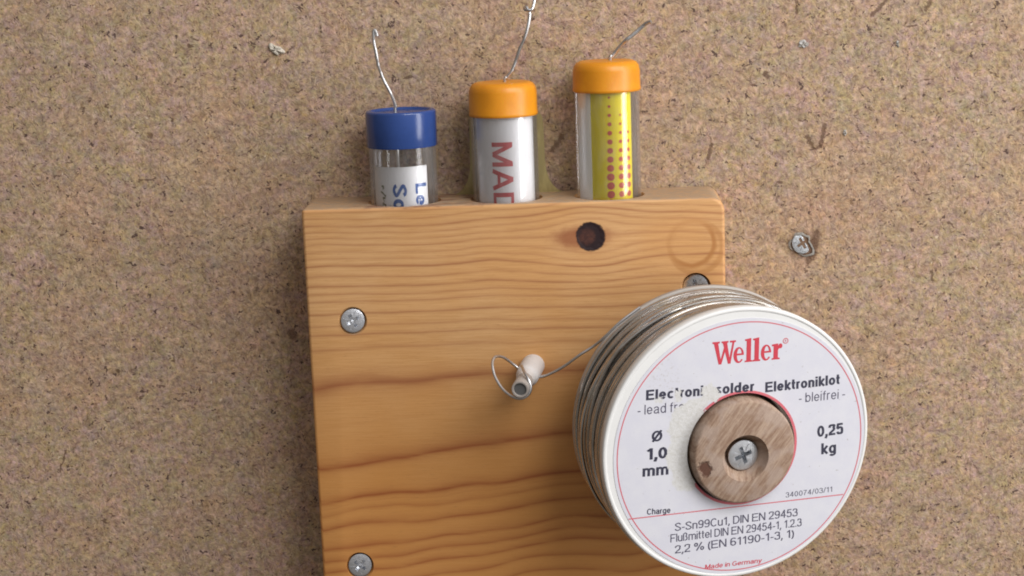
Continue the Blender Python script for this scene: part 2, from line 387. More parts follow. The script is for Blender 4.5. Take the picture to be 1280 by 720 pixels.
# ------------------------------------------------------------------ a plain grotesque drawn from strokes (cap height 1)
def _arc(cx, cy, rx, ry, a0, a1, n=None):
    n = n or max(6, int(abs(a1-a0)/12))
    return [(cx+rx*math.cos(math.radians(a0+(a1-a0)*k/n)), cy+ry*math.sin(math.radians(a0+(a1-a0)*k/n))) for k in range(n+1)]
def _cr(pts, sub=7): return [(p.x, p.y) for p in spline([(x, y, 0) for x, y in pts], sub)]
def glyph(c, w):
    """strokes (centre lines) and advance width of one letter"""
    h = w/2; X = .73; L = lambda *p: list(p)
    T_ = 1-h; d = -.27+h
    def bowl(cx=.27, wd=.27): return _arc(cx, X/2, wd-h, X/2-h+.01, 0, 360, 36)
    def arch(x0, wd): return [(x0+h, .38)] + _arc(x0+wd/2, X-(wd/2)*.9+.01, wd/2-h, wd/2*.9-h, 180, 0, 14) + [(x0+wd-h, 0)]
    def sS(x0, x1, y0, y1):
        m = (x0+x1)/2; H = y1-y0
        return _cr([(x1-h, y1-.24*H), (m+.30*(x1-x0)*.75, y1-h-.035*H), (m, y1-h+.005), (x0+h+.06*(x1-x0), y1-h-.09*H), (x0+h+.03, y1-.31*H), (m-.02, y0+.52*H), (x1-h-.03, y0+.33*H), (x1-h-.05*(x1-x0), y0+h+.10*H), (m, y0+h-.005), (x0+h+.10*(x1-x0), y0+h+.05*H), (x0+h*.8, y0+.27*H)])
    g = {
     'o': ([bowl()], .54), 'c': ([_arc(.27, X/2, .27-h, X/2-h+.01, 42, 318)], .50),
     'e': ([_arc(.27, X/2, .27-h, X/2-h+.01, 0, 325), L((h, X/2-.005), (.54-h*.4, X/2-.005))], .54),
     'n': ([L((h, 0), (h, X)), arch(0, .50)], .50), 'h': ([L((h, 0), (h, 1)), arch(0, .50)], .50),
     'm': ([L((h, 0), (h, X)), arch(0, .42+h), arch(.42-h, .42+h)], .84),
     'u': ([L((.5-h, 0), (.5-h, X)), [(.5-x, X-y) for x, y in arch(0, .50)]], .50),
     'r': ([L((h, 0), (h, X)), [(h, .38)] + _arc(.25, X-.21, .25-h, .21-h+.01, 180, 75, 10)], .30),
     'l': ([L((h, 0), (h, 1))], w), 'I': ([L((h, 0), (h, 1))], w),
     'i': ([L((h, 0), (h, X)), L((h, 1-w*.95), (h, 1))], w),
     't': ([L((.13, .97), (.13, .2)) + _arc(.26, .2, .13, .2-h, 180, 275, 8)[1:], L((0, X-h), (.29, X-h))], .30),
     'f': ([L((.13, 0), (.13, .8)) + _arc(.27, .8, .14, .2-h, 180, 80, 8)[1:], L((0, X-h), (.29, X-h))], .30),
     'k': ([L((h, 0), (h, 1)), L((h*1.4, .26), (.47-h*.3, X)), L((.17, .40), (.49-h*.4, 0))], .49),
     'd': ([bowl(.27), L((.54-h, 0), (.54-h, 1))], .54), 'b': ([bowl(.27), L((h, 0), (h, 1))], .54),
     'a': ([[(h*.9+.02, .53)] + _arc(.26, .53, .235-h+.01, .2-h+.01, 165, 10, 12) + [(.50-h, .45), (.50-h, .12), (.54-h*.5, 0)],
            _cr([(.50-h, .43), (.30, .40), (h+.06, .33), (h, .20), (h+.05, h+.03), (.22, h-.005), (.40, .10), (.50-h, .24)])], .53),
     'g': ([bowl(.27), [(.54-h, X), (.54-h, 0)] + _arc(.27, -.02, .27-h, .25-h, 0, -155, 14)], .54),
     'y': ([L((h*.8, X), (.26, .02)), [(.52-h*.8, X), (.24, -.03)] + _cr([(.24, -.03), (.17, -.2+h*.3), (.04, -.27+h)])[1:]], .52),
     's': ([sS(0, .48, 0, X)], .48), 'S': ([sS(0, .62, 0, 1.0)], .62),
     '\u00df': ([[(h, 0), (h, .72)] + _arc(.24, .75, .24-h, .25-h, 180, -60, 16) + [(.34, .56)], _cr([(.30, .56), (.45-h, .46), (.52-h, .28), (.44-h, h+.05), (.27, h), (.20, h+.02)])], .54),
     'E': ([L((h, 0), (h, 1)), L((0, T_), (.60, T_)), L((0, .52), (.56, .52)), L((0, h), (.62, h))], .62),
     'F': ([L((h, 0), (h, 1)), L((0, T_), (.57, T_)), L((0, .50), (.50, .50))], .57),
     'L': ([L((h, 0), (h, 1)), L((0, h), (.52, h))], .52),
     'N': ([L((h, 0), (h, 1)), L((.66-h, 0), (.66-h, 1)), L((h*1.3, .98), (.66-h*1.3, .02))], .66),
     'M': ([L((h, 0), (h, 1)), L((.78-h, 0), (.78-h, 1)), L((h*1.3, .97), (.39, .03)), L((.39, .03), (.78-h*1.3, .97))], .78),
     'A': ([L((h*.9, 0), (.35, .985)), L((.70-h*.9, 0), (.35, .985)), L((.14, .31), (.56, .31))], .70),
     'D': ([L((h, 0), (h, 1)), [(0, T_), (.28, T_)] + _arc(.28, .5, .38-h, .5-h, 90, -90, 20)[1:] + [(0, h)]], .66),
     'R': ([L((h, 0), (h, 1)), [(0, T_), (.40, T_)] + _arc(.40, .74, .22-h, .26-h, 90, -90, 12)[1:] + [(0, .48+h)], L((.36, .48), (.64-h*.5, 0))], .66),
     'C': ([_arc(.35, .5, .35-h, .5-h+.01, 42, 318, 26)], .66),
     'G': ([_arc(.36, .5, .36-h, .5-h+.01, 48, 335, 26) + [(.71-h, .12), (.71-h, .46)], L((.40, .46), (.71, .46))], .72),
     '0': ([_arc(.27, .5, .27-h, .5-h, 0, 360, 36)], .54), '\u00d8': ([_arc(.39, .5, .38-h, .5-h, 0, 360, 40), L((.08, .0), (.70, 1.0))], .78),
     '1': ([L((.28, 0), (.28, 1)), L((.28, .95), (.06, .74))], .40),
     '2': ([_cr([(h*.9, .70), (h+.04, .88), (.26, T_), (.48-h*.3, .87), (.50-h, .70), (.42, .50), (.16, .24), (h+.02, h)]), L((h*.3, h), (.53, h))], .53),
     '3': ([_cr([(h, .76), (h+.06, .91), (.25, T_), (.46-h*.6, .88), (.48-h, .74), (.42, .58), (.22, .53)]), _cr([(.22, .53), (.44, .48), (.53-h, .29), (.46-h*.5, .10), (.25, h), (h+.04, .10), (h*.8, .26)])], .53),
     '4': ([L((.38, 0), (.38, 1)), L((.38, .96), (h*.9, .30)), L((0, .29), (.54, .29))], .54),
     '5': ([L((.49, T_), (.13, T_), (.075, .53)), _cr([(.075, .50), (.25, .62), (.44-h*.4, .56), (.53-h, .33), (.45-h*.5, .11), (.25, h), (h+.05, .10), (h*.9, .25)])], .53),
     '6': ([_arc(.27, .31, .27-h, .31-h, 0, 360, 32), _cr([(.49-h*.6, .83), (.42, T_-.03), (.28, T_), (.12, .86), (h, .55), (h, .33)])], .54),
     '7': ([L((.01, T_), (.52, T_)), _cr([(.50-h*.4, T_), (.36, .72), (.22, .36), (.17, 0)])], .53),
     '9': ([_arc(.27, .69, .27-h, .31-h, 0, 360, 32), _cr([(.05+h*.6, .17), (.12, h+.03), (.26, h), (.42, .14), (.54-h, .45), (.54-h, .67)])], .54),
     ',': ([L((.09, w*1.0), (.09, 0), (.02, -.20))], .15), '.': ([L((.08, 0), (.08, w*1.05))], .14), '-': ([L((0, .36), (.28, .36))], .28),
     '/': ([L((.0, -.02), (.28, 1.02))], .28),
     '(': ([_arc(.42, .38, .36, .68, 128, 232, 12)], .22), ')': ([_arc(-.2, .38, .36, .68, 52, -52, 12)], .22),
     '%': ([_arc(.18, .75, .18-h, .25-h, 0, 360, 22), _arc(.72, .25, .18-h, .25-h, 0, 360, 22), L((.68, 1.0), (.22, .0))], .90),
    }
    return g[c]
def stroke(bm, pts, w, z):
    P = []
    for a, b in zip(pts, pts[1:]):               # keep pieces short so print can follow a curve
        n = max(1, int(math.hypot(b[0]-a[0], b[1]-a[1])/.13))
        P += [(a[0]+(b[0]-a[0])*k/n, a[1]+(b[1]-a[1])*k/n) for k in range(n)]
    P.append(pts[-1])
    P = [p for i, p in enumerate(P) if i == 0 or math.hypot(p[0]-P[i-1][0], p[1]-P[i-1][1]) > 1e-5]
    closed = math.hypot(P[0][0]-P[-1][0], P[0][1]-P[-1][1]) < 1e-4
    if closed: P = P[:-1]
    n = len(P); Lf, Rt = [], []
    for i, p in enumerate(P):
        a = P[i-1] if (i > 0 or closed) else p; b = P[(i+1) % n] if (i < n-1 or closed) else p
        def nrm(u, v):
            l = math.hypot(v[0]-u[0], v[1]-u[1])
            return None if l < 1e-9 else (-(v[1]-u[1])/l, (v[0]-u[0])/l)
        n1, n2 = nrm(a, p), nrm(p, b)
        n1 = n1 or n2; n2 = n2 or n1
        mx, my = n1[0]+n2[0], n1[1]+n2[1]; l = math.hypot(mx, my) or 1
        mx, my = mx/l, my/l; k = w/2/max(.45, mx*n1[0]+my*n1[1])
        Lf.append(bm.verts.new((p[0]+mx*k, p[1]+my*k, z))); Rt.append(bm.verts.new((p[0]-mx*k, p[1]-my*k, z)))
    for i in range(n if closed else n-1):
        j = (i+1) % n; bm.faces.new((Rt[i], Rt[j], Lf[j], Lf[i]))
def text_bm(body, bold=0.):
    w = .105 + bold*4.; bm = bmesh.new(); x = 0; gap = .13 if bold < .004 else .075
    k = 0
    for c in body:
        if c == ' ': x += .26; continue
        st, adv = glyph(c, w)
        for s_ in st:
            stroke(bm, [(x+px_, py_) for px_, py_ in s_], w, k*.0009); k = (k+1) % 6
        x += adv + gap
    return bm
CAPH = 1.

# ================================================================== THE WALL
wall_bm = bmesh.new()
vs = [wall_bm.verts.new(c) for c in ((-420, 0, -330), (460, 0, -330), (460, 0, 330), (-420, 0, 330))]
vb = [wall_bm.verts.new((v.co.x, 16, v.co.z)) for v in vs]
wall_bm.faces.new(vs); wall_bm.faces.new(vb[::-1])
for i in range(4): wall_bm.faces.new((vs[i], vb[i], vb[(i+1) % 4], vs[(i+1) % 4]))
bmesh.ops.recalc_face_normals(wall_bm, faces=wall_bm.faces)
wall = tag(obj('wall', wall_bm, mat_fibreboard(), smooth=False), 'brown fibreboard wall with flecked fibres behind the pine block', 'wall', kind='structure')

# ================================================================== THE PINE BLOCK
BL = Vector((X0, 0, ZT))                       # local origin: top left rear corner
BLOCK = empty('storage_block', BL, 'orange pine wood block with a dark knot, screwed to the fibreboard wall', 'wood block')
def block_outline(x0, x1, z0, z1, rtr, rtl):
    pts = [(x0, z0), (x1, z0)]
    for k in range(9): a = PI/2*k/8; pts.append((x1-rtr+rtr*math.cos(a), z1-rtr+rtr*math.sin(a)))
    for k in range(5): a = PI/2+PI/2*k/4; pts.append((x0+rtl+rtl*math.cos(a), z1-rtl+rtl*math.sin(a)))
    return pts
bm = bmesh.new()
po = block_outline(X0, X1, ZT-140, ZT, 3.4, 1.0)
prism(bm, po, 0, T)                            # in x, z, thickness; turned upright below
bmesh.ops.transform(bm, matrix=Matrix(((1, 0, 0, 0), (0, 0, -1, 0), (0, 1, 0, 0), (0, 0, 0, 1))), verts=bm.verts)
bmesh.ops.recalc_face_normals(bm, faces=bm.faces)
pine_body = obj('body', bm, None, BLOCK)
bv = pine_body.modifiers.new('bv', 'BEVEL'); bv.width = .0008; bv.segments = 3; bv.limit_method = 'ANGLE'; bv.angle_limit = math.radians(50)
cutters = []
VY = -10.6
VIAL = []
def solve_x(xpx, ypx): p = at(xpx, ypx, VY); return p.x
vials_px = [(504.5, 220, 8.35), (631.5, 200, 8.2), (760.3, 190, 7.95)]
for xp, yp, r in vials_px:
    cx = solve_x(xp, yp); VIAL.append((cx, r))
    b = bmesh.new(); lathe(b, [(0, ZT-45), (r+.45, ZT-45), (r+.45, ZT-.7), (r+.9, ZT+.2), (r+.9, ZT+5), (0, ZT+5)], 72)
    xf(b, b.verts, Matrix.Translation((cx, VY, 0))); bmesh.ops.recalc_face_normals(b, faces=b.faces)
    cutters.append(obj('c', b, None))
def frame(origin, n):
    n = Vector(n).normalized(); a = Vector((0, 0, 1)).cross(n).normalized(); b = n.cross(a)
    return Matrix(((a.x, b.x, n.x, origin[0]), (a.y, b.y, n.y, origin[1]), (a.z, b.z, n.z, origin[2]), (0, 0, 0, 1)))
# screws of the block: pixel, head radius, sink depth, tilt
block_screws = [((441, 401), 2.95, .12, (.12, -1, .16), .5), ((450, 707), 2.95, .3, (.12, -1, .12), .9), ((870, 359.5), 3.1, 1.1, (-.25, -1, .15), .2)]
for (q, r, sink, n, ro) in block_screws:
    P = at(*q, -T)
    b = bmesh.new(); lathe(b, [(0, -9), (1.8, -9), (1.8, -4.2-sink), (r+.35, -sink-.2), (r+.6, 0), (r+1.0, 3), (0, 3)], 48)
    xf(b, b.verts, frame(P, (0, -1, 0))); bmesh.ops.recalc_face_normals(b, faces=b.faces)
    cutters.append(obj('c', b, None))
boolean(pine_body, cutters)
pine_body.data.materials.clear(); pine_body.data.materials.append(mat_pine())

# ================================================================== SCREWS
ZINC = mat_metal('zinc_plate', (.80, .82, .86), .22, .5, 1.3, (.25, .25, .26))
ZINC_B = mat_metal('bright_zinc', (.70, .72, .75), .38, .3, 1.0, (.30, .30, .31))
def screw(P, n, r, roll, label, mat, group='crosshead screws', depth=4.0):
    M = frame(P, n) @ Matrix.Rotation(roll, 4, 'Z')
    root = empty('screw', P, label, 'screw', group, rot=M.to_3x3())
    b = bmesh.new()
    lathe(b, [(0, -depth-12), (.2, -depth-12), (1.1, -depth-9), (1.4, -depth+.5), (r*.42, -r*.62), (r*.97, -.38), (r, -.2), (r*.985, -.04), (r*.9, .03), (0, .10)], 56)
    bmesh.ops.recalc_face_normals(b, faces=b.faces)
    h = obj('head', b, None, root, local=True)
    c = []
    for k in range(2):                          # tapered cross slot
        b = bmesh.new(); w, L = r*.15, r*.66
        top = [(-L, -w), (L, -w), (L, w), (-L, w)]; bot = [(-L*.55, -w*.7), (L*.55, -w*.7), (L*.55, w*.7), (-L*.55, w*.7)]
        a = [b.verts.new((x, y, .8)) for x, y in top]; m = [b.verts.new((x, y, -r*.62)) for x, y in bot]
        b.faces.new(a); b.faces.new(m[::-1])
        for i in range(4): b.faces.new((a[i], m[i], m[(i+1) % 4], a[(i+1) % 4]))
        xf(b, b.verts, Matrix.Rotation(PI/2*k, 4, 'Z')); bmesh.ops.recalc_face_normals(b, faces=b.faces)
        c.append(obj('c', b, None, root, local=True))
    b = bmesh.new(); lathe(b, [(0, -r*.68), (r*.18, -r*.62), (r*.27, .8), (0, .8)], 4)
    xf(b, b.verts, Matrix.Rotation(PI/4*0+.0, 4, 'Z')); bmesh.ops.recalc_face_normals(b, faces=b.faces)
    c.append(obj('c', b, None, root, local=True))
    b = bmesh.new()
    for k in range(4):                          # the four fine pozidriv-type ticks
        w, L0, L1 = r*.028, r*.32, r*.78
        v = prism(b, [(L0, -w), (L1, -w), (L1, w), (L0, w)], -.10, .6)
        xf(b, v, Matrix.Rotation(PI/4+PI/2*k, 4, 'Z'))
    bmesh.ops.recalc_face_normals(b, faces=b.faces)
    c.append(obj('c', b, None, root, local=True))
    bpy.context.view_layer.update()
    boolean(h, c)
    h.data.materials.clear(); h.data.materials.append(mat)
    return root
bl_labels = ['upper of the two shiny crosshead screws along the left edge of the pine block',
             'lower of the two shiny crosshead screws along the left edge of the pine block',
             'half hidden screw head peeping out of the pine block just above the solder spool']
for (q, r, sink, n, ro), lb in zip(block_screws, bl_labels):
    P = at(*q, -T); screw(P+Vector((0, sink, 0)), n, r, ro, lb, ZINC)

# ================================================================== THE SPOOL
n_ax = Vector((.3121, -1, -.0603)).normalized()
a_ax = Vector((0, 0, 1)).cross(n_ax).normalized(); b_ax = n_ax.cross(a_ax)
LSP = 25.4
rear_c = Vector((32.11, -48.36, -34.05)) - n_ax*24.25
RS = Matrix((a_ax, b_ax, n_ax)).transposed()
SPOOL = empty('solder_spool', rear_c, 'white plastic spool of tarnished solder wire with a red and black printed label', 'spool', rot=RS)
def loc(x, y, zl):
    """spool-local point (mm) seen at photo pixel x, y on the disc plane z = zl"""
    P0 = rear_c + n_ax*zl; d = ray(x, y); t = (P0-CAM).dot(n_ax)/d.dot(n_ax); q = CAM + d*t - rear_c
    return Vector((q.dot(a_ax), q.dot(b_ax), q.dot(n_ax)))
def s_mat(): return None
WHITE = mat_plain('white_plastic', (.74, .74, .73), .42, .08, .25, .85, Specular_IOR_Level=.4)
GREYP = mat_plain('grey_plastic', (.42, .39, .36), .45, .1, .4, .8)
ZL = LSP-.35
LC = loc(926.5, 560, ZL)                       # centre of the paper label
NICK = loc(879, 583, LSP+2)[:2]
hole_r = 13.7
FC = loc(923, 556.5, LSP)                      # centre of the front flange
bm = bmesh.new()
R = 32.9
v = lathe(bm, [(hole_r, LSP-3), (R-.25, LSP-3), (R, LSP-2.7), (R, LSP-.55), (R-.15, LSP-.35), (R-.4, LSP-.26), (R-.7, LSP-.26), (R-.85, LSP-.32), (R-.95, LSP-.45), (hole_r, LSP-.45)], 128, closed=True)
for vv in v:
    k = 1. if vv.co.xy.length > 20 else 0.
    o_ = FC if k else LC
    vv.co.x += o_.x; vv.co.y += o_.y
bmesh.ops.recalc_face_normals(bm, faces=bm.faces)
front_flange = obj('front_flange', bm, WHITE, SPOOL, local=True)
bm = bmesh.new()
v = lathe(bm, [(hole_r, 0), (R-.5, 0), (R-.25, .3), (R-.25, 1.4), (R-.6, 1.8), (hole_r, 1.8)], 128, closed=True)
xf(bm, v, Matrix.Translation((.2, .45, 0)))
bmesh.ops.recalc_face_normals(bm, faces=bm.faces)
obj('rear_flange', bm, GREYP, SPOOL, local=True)
# core under the wire
bm = bmesh.new()
v = lathe(bm, [(hole_r, 1.7), (18, 1.7), (18, LSP-2.9), (hole_r, LSP-2.9)], 96, closed=True)
bmesh.ops.recalc_face_normals(bm, faces=bm.faces)
obj('core', bm, WHITE, SPOOL, local=True)

def mat_solder():
    s = N('solder_wire'); p = s.mm()
    n_ = s.noise(p, .16, 3, .6); f = s.noise(p, .5, 2, .5)
    c = s.mix(s.ramp(n_, .38, .66, 0, .8), (.66, .645, .63), (.54, .50, .44))
    c = s.mix(s.ramp(f, .5, .75, 0, .3), c, (.38, .36, .34))
    return s.fin(c, s.ramp(n_, .35, .7, .19, .32), Metallic=1.)
SOLD = mat_solder()
SOLD_NEW = mat_metal('clean_solder_wire', (.66, .66, .67), .33, .35, .5, (.30, .29, .28), bump=0.)
rnd = random.Random(11)
bm = bmesh.new()
WR = .5
def turn(rad, z0, amp, ph, rv, seg=150, ov=0.):
    pts = []
    for k in range(seg):
        th = 2*PI*k/seg
        z = z0 + amp*math.sin(th+ph) + .12*math.sin(3*th+ph*2.3)*min(1, amp+.3)
        z = min(max(z, 2.35), LSP-3.55)
        rr = rad + rv*math.sin(2*th+ph*1.7) + .08*math.sin(5*th+ph)
        pts.append(Vector((rr*math.cos(th)+.12, rr*math.sin(th)+.2, z)))
    tube(bm, pts, WR, 9, closed=True)
lathe(bm, [(29.0, 1.81), (29.0, LSP-3.01)], 96)   # packed lower layers
z = 2.35
while z < LSP-3.5:
    turn(29.9+rnd.uniform(-.25, .15), z, .05, rnd.uniform(0, 6), .05); z += 1.01
for z, rad in [(2.4, 31.9), (3.4, 31.6), (4.3, 31.9), (5.5, 31.2), (6.7, 31.6), (8.0, 31.2), (9.4, 31.1),
               (13.2, 31.1), (14.4, 31.4), (15.7, 31.2), (17.1, 31.5), (18.6, 31.5), (20.0, 31.4), (21.3, 31.3)]:
    turn(rad+rnd.uniform(-.12, .12), z+rnd.uniform(-.15, .15), rnd.uniform(.1, .5), rnd.uniform(0, 6.28), rnd.uniform(.05, .2))
for z, rad, amp in [(3.3, 32.3, .5), (6.2, 32.0, 1.3), (8.0, 31.9, 1.2), (11.6, 31.7, 2.0), (15.9, 32.0, 1.0), (17.4, 32.2, 1.7), (19.6, 32.4, .9), (21.0, 32.3, .7), (12.8, 32.3, 3.2), (9.5, 32.4, 3.0)]:
    turn(rad, z, amp, rnd.uniform(0, 6.28), .25)
bmesh.ops.recalc_face_normals(bm, faces=bm.faces)
obj('wire_coil', bm, SOLD, SPOOL, local=True)
# loose end: leaves the coil, runs to the guide peg and hangs in a loop round it
loose = [(800, 384, -33), (776, 402, -34), (757, 420, -34), (742, 432.5, -33), (724, 444, -33), (706, 457, -32), (690, 466, -31), (676, 471, -29.5), (662, 470, -26.5), (645, 458, -25),
         (630, 447, -27), (619, 446, -30), (615.5, 455, -32.5), (619, 471, -35), (629, 487, -37.5), (642, 496.5, -39.5), (652, 498, -40.3), (660.5, 493, -40.3), (663.5, 484, -40), (660, 473, -39.2), (655, 464, -37.2), (652, 457, -34)]
bm = bmesh.new()
tube(bm, spline([at(*q) for q in loose], 8), .36, 10)
bmesh.ops.recalc_face_normals(bm, faces=bm.faces)
MI = SPOOL.matrix_basis.copy()
RSi = RS.inverted().to_4x4() @ Matrix.Translation(-rear_c)
xf(bm, bm.verts, RSi)
obj('loose_wire_end', bm, SOLD_NEW, SPOOL, local=True)

# paper label and what is printed on it
def wear_mask(s):
    p = s.mm(SPOOL); q = s.vm('MULTIPLY', p, (1, 1, 0))
    wob = s.vm('MULTIPLY', s.vm('SCALE', s.vm('SUBTRACT', s.noise(q, .55, 3, .75, color=True), (.5, .5, .5)), scale=3.2), (1, 1, 0))
    q = s.vm('ADD', q, wob); m = None
    for a, b, w in [((864, 520), (850, 572), 3.4), ((850, 565), (854, 600), 2.6), ((852, 518), (846, 536), 2.2), ((885, 489), (892, 495), 1.7), ((847, 491), (848, 499), .7), ((822, 499), (826, 500), .5), ((864, 506), (880, 502), 1.2), ((868, 540), (858, 600), 2.6)]:
        A = loc(*a, ZL); B = loc(*b, ZL)
        d = s.segdist(q, (A.x, A.y, 0), (B.x, B.y, 0))
        k = s.ramp(d, w-.25, w+.35, 1, 0)
        m = k if m is None else s.math('MAXIMUM', m, k)
    return p, m
def mat_label():
    s = N('label_paper'); p, m = wear_mask(s)
    f = s.noise(p, 1.2, 4, .75); g = s.noise(p, .25, 3, .6)
    col = s.mix(s.ramp(g, .35, .7), (.62, .62, .685), (.65, .65, .70))
    A = loc(815, 450, ZL); B = loc(845, 500, ZL); q = s.vm('MULTIPLY', p, (1, 1, 0))
    scuff = s.ramp(s.segdist(q, (A.x, A.y, 0), (B.x, B.y, 0)), 1., 6., 1, 0)
    col = s.mix(s.math('MULTIPLY', scuff, s.ramp(f, .52, .68, 0, .6)), col, (.45, .41, .39))
    worn = s.mix(s.ramp(f, .40, .70), (.64, .635, .63), (.55, .54, .51))
    col = s.mix(m, col, worn)
    col = s.mix(s.math('MULTIPLY', s.ramp(s.noise(p, .8, 3, .7), .66, .72), .6), col, (.36, .33, .30))
    s.bump(s.math('ADD', s.math('MULTIPLY', f, s.math('ADD', s.math('MULTIPLY', m, .9), .12)), s.math('MULTIPLY', m, -.4)), .00012, .8)
    return s.fin(col, .40, Specular_IOR_Level=.4)
def mat_ink(name, c):
    s = N(name); p, m = wear_mask(s)
    f = s.noise(p, 3., 2, .6)
    tr = s.n('BsdfTransparent'); mx = s.n('MixShader')
    s.set(mx.inputs[0], s.math('MAXIMUM', m, s.ramp(f, .62, .75, 0, .35)))
    s.t.links.new(s.p.outputs[0], mx.inputs[1]); s.t.links.new(tr.outputs[0], mx.inputs[2])
    s.t.links.new(mx.outputs[0], s.out.inputs[0])
    return s.fin(c, .45)
INK = mat_ink('dark_ink', (.035, .035, .06)); RED = mat_ink('red_ink', (.56, .045, .07)); PINK = mat_ink('pale_red_ink', (.60, .14, .17)); INKL = mat_ink('thin_ink', (.085, .08, .12))
bm = bmesh.new()
v = lathe(bm, [(13.35, ZL-.08), (31.2, ZL-.08), (31.2, ZL), (13.35, ZL)], 128, closed=True)
xf(bm, v, Matrix.Translation((LC.x, LC.y, 0)))
bmesh.ops.recalc_face_normals(bm, faces=bm.faces)
LABEL = obj('paper_label', bm, mat_label(), SPOOL, local=True)
def on_label(name, bm, m, dz=.03):
    for v in bm.verts: v.co.z = v.co.z + ZL + dz
    for f in bm.faces:
        f.normal_update()
    return obj(name, bm, m, LABEL, smooth=False, local=True)
def annulus(bm, c, r0, r1, seg=160, z=0., a0=0., a1=2*PI):
    n = seg; full = abs(a1-a0-2*PI) < 1e-6
    I = [bm.verts.new((c.x+r0*math.cos(a0+(a1-a0)*k/n), c.y+r0*math.sin(a0+(a1-a0)*k/n), z)) for k in range(n if full else n+1)]
    O = [bm.verts.new((c.x+r1*math.cos(a0+(a1-a0)*k/n), c.y+r1*math.sin(a0+(a1-a0)*k/n), z)) for k in range(n if full else n+1)]
    for k in range(n):
        k2 = (k+1) % len(I); bm.faces.new((I[k], O[k], O[k2], I[k2]))
bm = bmesh.new(); annulus(bm, LC, 30.15, 30.42); on_label('printed_ring', bm, PINK, .02)
bm = bmesh.new(); annulus(bm, LC, 13.36, 13.95); on_label('printed_ring', bm, PINK, .02)
def on_line(bm, A, B, w):
    d = (B-A).normalized(); n = Vector((-d.y, d.x, 0))*w/2
    bm.faces.new([bm.verts.new((q.x, q.y, 0)) for q in (A-n, B-n, B+n, A+n)])
bm = bmesh.new()
pA = loc(785.5, 649, ZL); pB = loc(1054, 618, ZL)
on_line(bm, pA, pB, .26); on_label('printed_line', bm, PINK, .024)
def put(body, a, b, capmm, m, bold=0., shear=0., name='printed_text', dz=.03):
    """text whose baseline runs from photo pixel a to b"""
    A = loc(*a, ZL); B = loc(*b, ZL); d = B-A; L = d.length; d.normalize(); n = Vector((-d.y, d.x, 0))
    bm = text_bm(body, bold)
    x0 = min(v.co.x for v in bm.verts); x1 = max(v.co.x for v in bm.verts)
    for v in bm.verts:
        x = (v.co.x-x0)/(x1-x0)*L; y = v.co.y/CAPH*capmm
        x += y*shear; q = A + d*x + n*y
        v.co = (q.x, q.y, v.co.z)
    return on_label(name, bm, m, dz)
put('Electronic solder', (807.5, 500.5), (942.5, 489), 2.45, INK, .022)
put('Elektroniklot', (956.5, 490.5), (1049.5, 480), 2.45, INK, .022)
put('- lead free -', (797, 519), (872, 512), 2.3, INKL, .0)
put('- bleifrei -', (998.5, 503.5), (1056, 497.5), 2.3, INKL, .0)
put('\u00d8', (814.5, 552.5), (828, 551), 2.6, INK, .018)
put('1,0', (808, 575), (834, 572.5), 2.75, INK, .02)
put('mm', (803, 596), (835.5, 593), 2.75, INK, .02)
put('0,25', (1021.5, 546.5), (1054, 542), 2.75, INK, .02)
put('kg', (1026.5, 568), (1045, 565.5), 2.75, INK, .02)
put('Charge', (808.5, 643.5), (838, 641), 1.45, INK, .012)
put('340074/03/11', (982, 622), (1040, 614.5), 1.30, INKL, .0)
put('S-Sn99Cu1, DIN EN 29453', (843.5, 664), (997, 645), 2.0, INKL, .004)
put('Flu\u00dfmittel DIN EN 29454-1, 1.2.3', (838, 678), (1002, 657.5), 2.0, INKL, .004)
put('2,2 % (EN 61190-1-3, 1)', (843.5, 692), (992.5, 671.5), 2.0, INKL, .004)
put('Made in Germany', (881, 711.5), (952, 703), 1.15, RED, .008, .12)

# the brand lettering: heavy condensed slab serif drawn as outlines
def ell(cx, cy, rx, ry, a0, a1, n=26): return [(cx+rx*math.cos(math.radians(a0+(a1-a0)*k/n)), cy+ry*math.sin(math.radians(a0+(a1-a0)*k/n))) for k in range(n+1)]
def glyphs():
    G = []
    # W  (0..104)
    G += [[(0, 100), (0, 93), (7, 91), (30, 0), (43, 0), (27, 91), (34, 93), (34, 100)], [(33, 0), (43, 0), (61, 62), (55, 78)],
          [(42, 100), (42, 93), (48, 91), (73, 0), (85, 0), (68, 91), (74, 93), (74, 100)],
          [(75, 0), (85, 0), (101, 91), (108, 93), (108, 100), (80, 100), (80, 93), (92, 91)]]
    def e(x):
        out = ell(x+25, 34, 25, 35, 0, 332, 34)
        inn = ell(x+27, 34, 10, 29, 330, 62, 18)
        g = []
        g.append(ell(x+25, 34, 24, 35, 5, 325, 40) + ell(x+28, 34, 11, 28, 318, 5, 36))
        g.append([(x+14, 33), (x+49, 33), (x+49, 41), (x+14, 41)])
        return g
    def l(x): return [[(x, 0), (x+36, 0), (x+36, 6), (x+29, 8), (x+29, 104), (x, 100), (x, 94), (x+8, 92), (x+8, 8), (x, 6)]]
    def r(x): return [[(x, 0), (x+38, 0), (x+38, 6), (x+29, 8), (x+29, 70), (x, 67), (x, 60), (x+8, 58), (x+8, 8), (x, 6)],
                      ell(x+40, 58, 9, 11, 0, 360, 20)[:-1], [(x+28, 40), (x+42, 58), (x+42, 69), (x+34, 67), (x+28, 58)]]
    G += e(97); G += l(150); G += l(187); G += e(224); G += r(276)
    return G
bm = bmesh.new()
A = loc(890, 456.5, ZL); B = loc(977.5, 448.5, ZL); d = B-A; Lw = d.length; d.normalize(); nn = Vector((-d.y, d.x, 0))
for i, g in enumerate(glyphs()):
    vv = [bm.verts.new((*(A + d*(x/325*Lw) + nn*(y/100*5.45)).xy, i*.0012)) for x, y in g]
    for t3 in tessellate_polygon([[Vector((x, y, 0)) for x, y in g]]):
        try: bm.faces.new([vv[j] for j in t3])
        except ValueError: pass
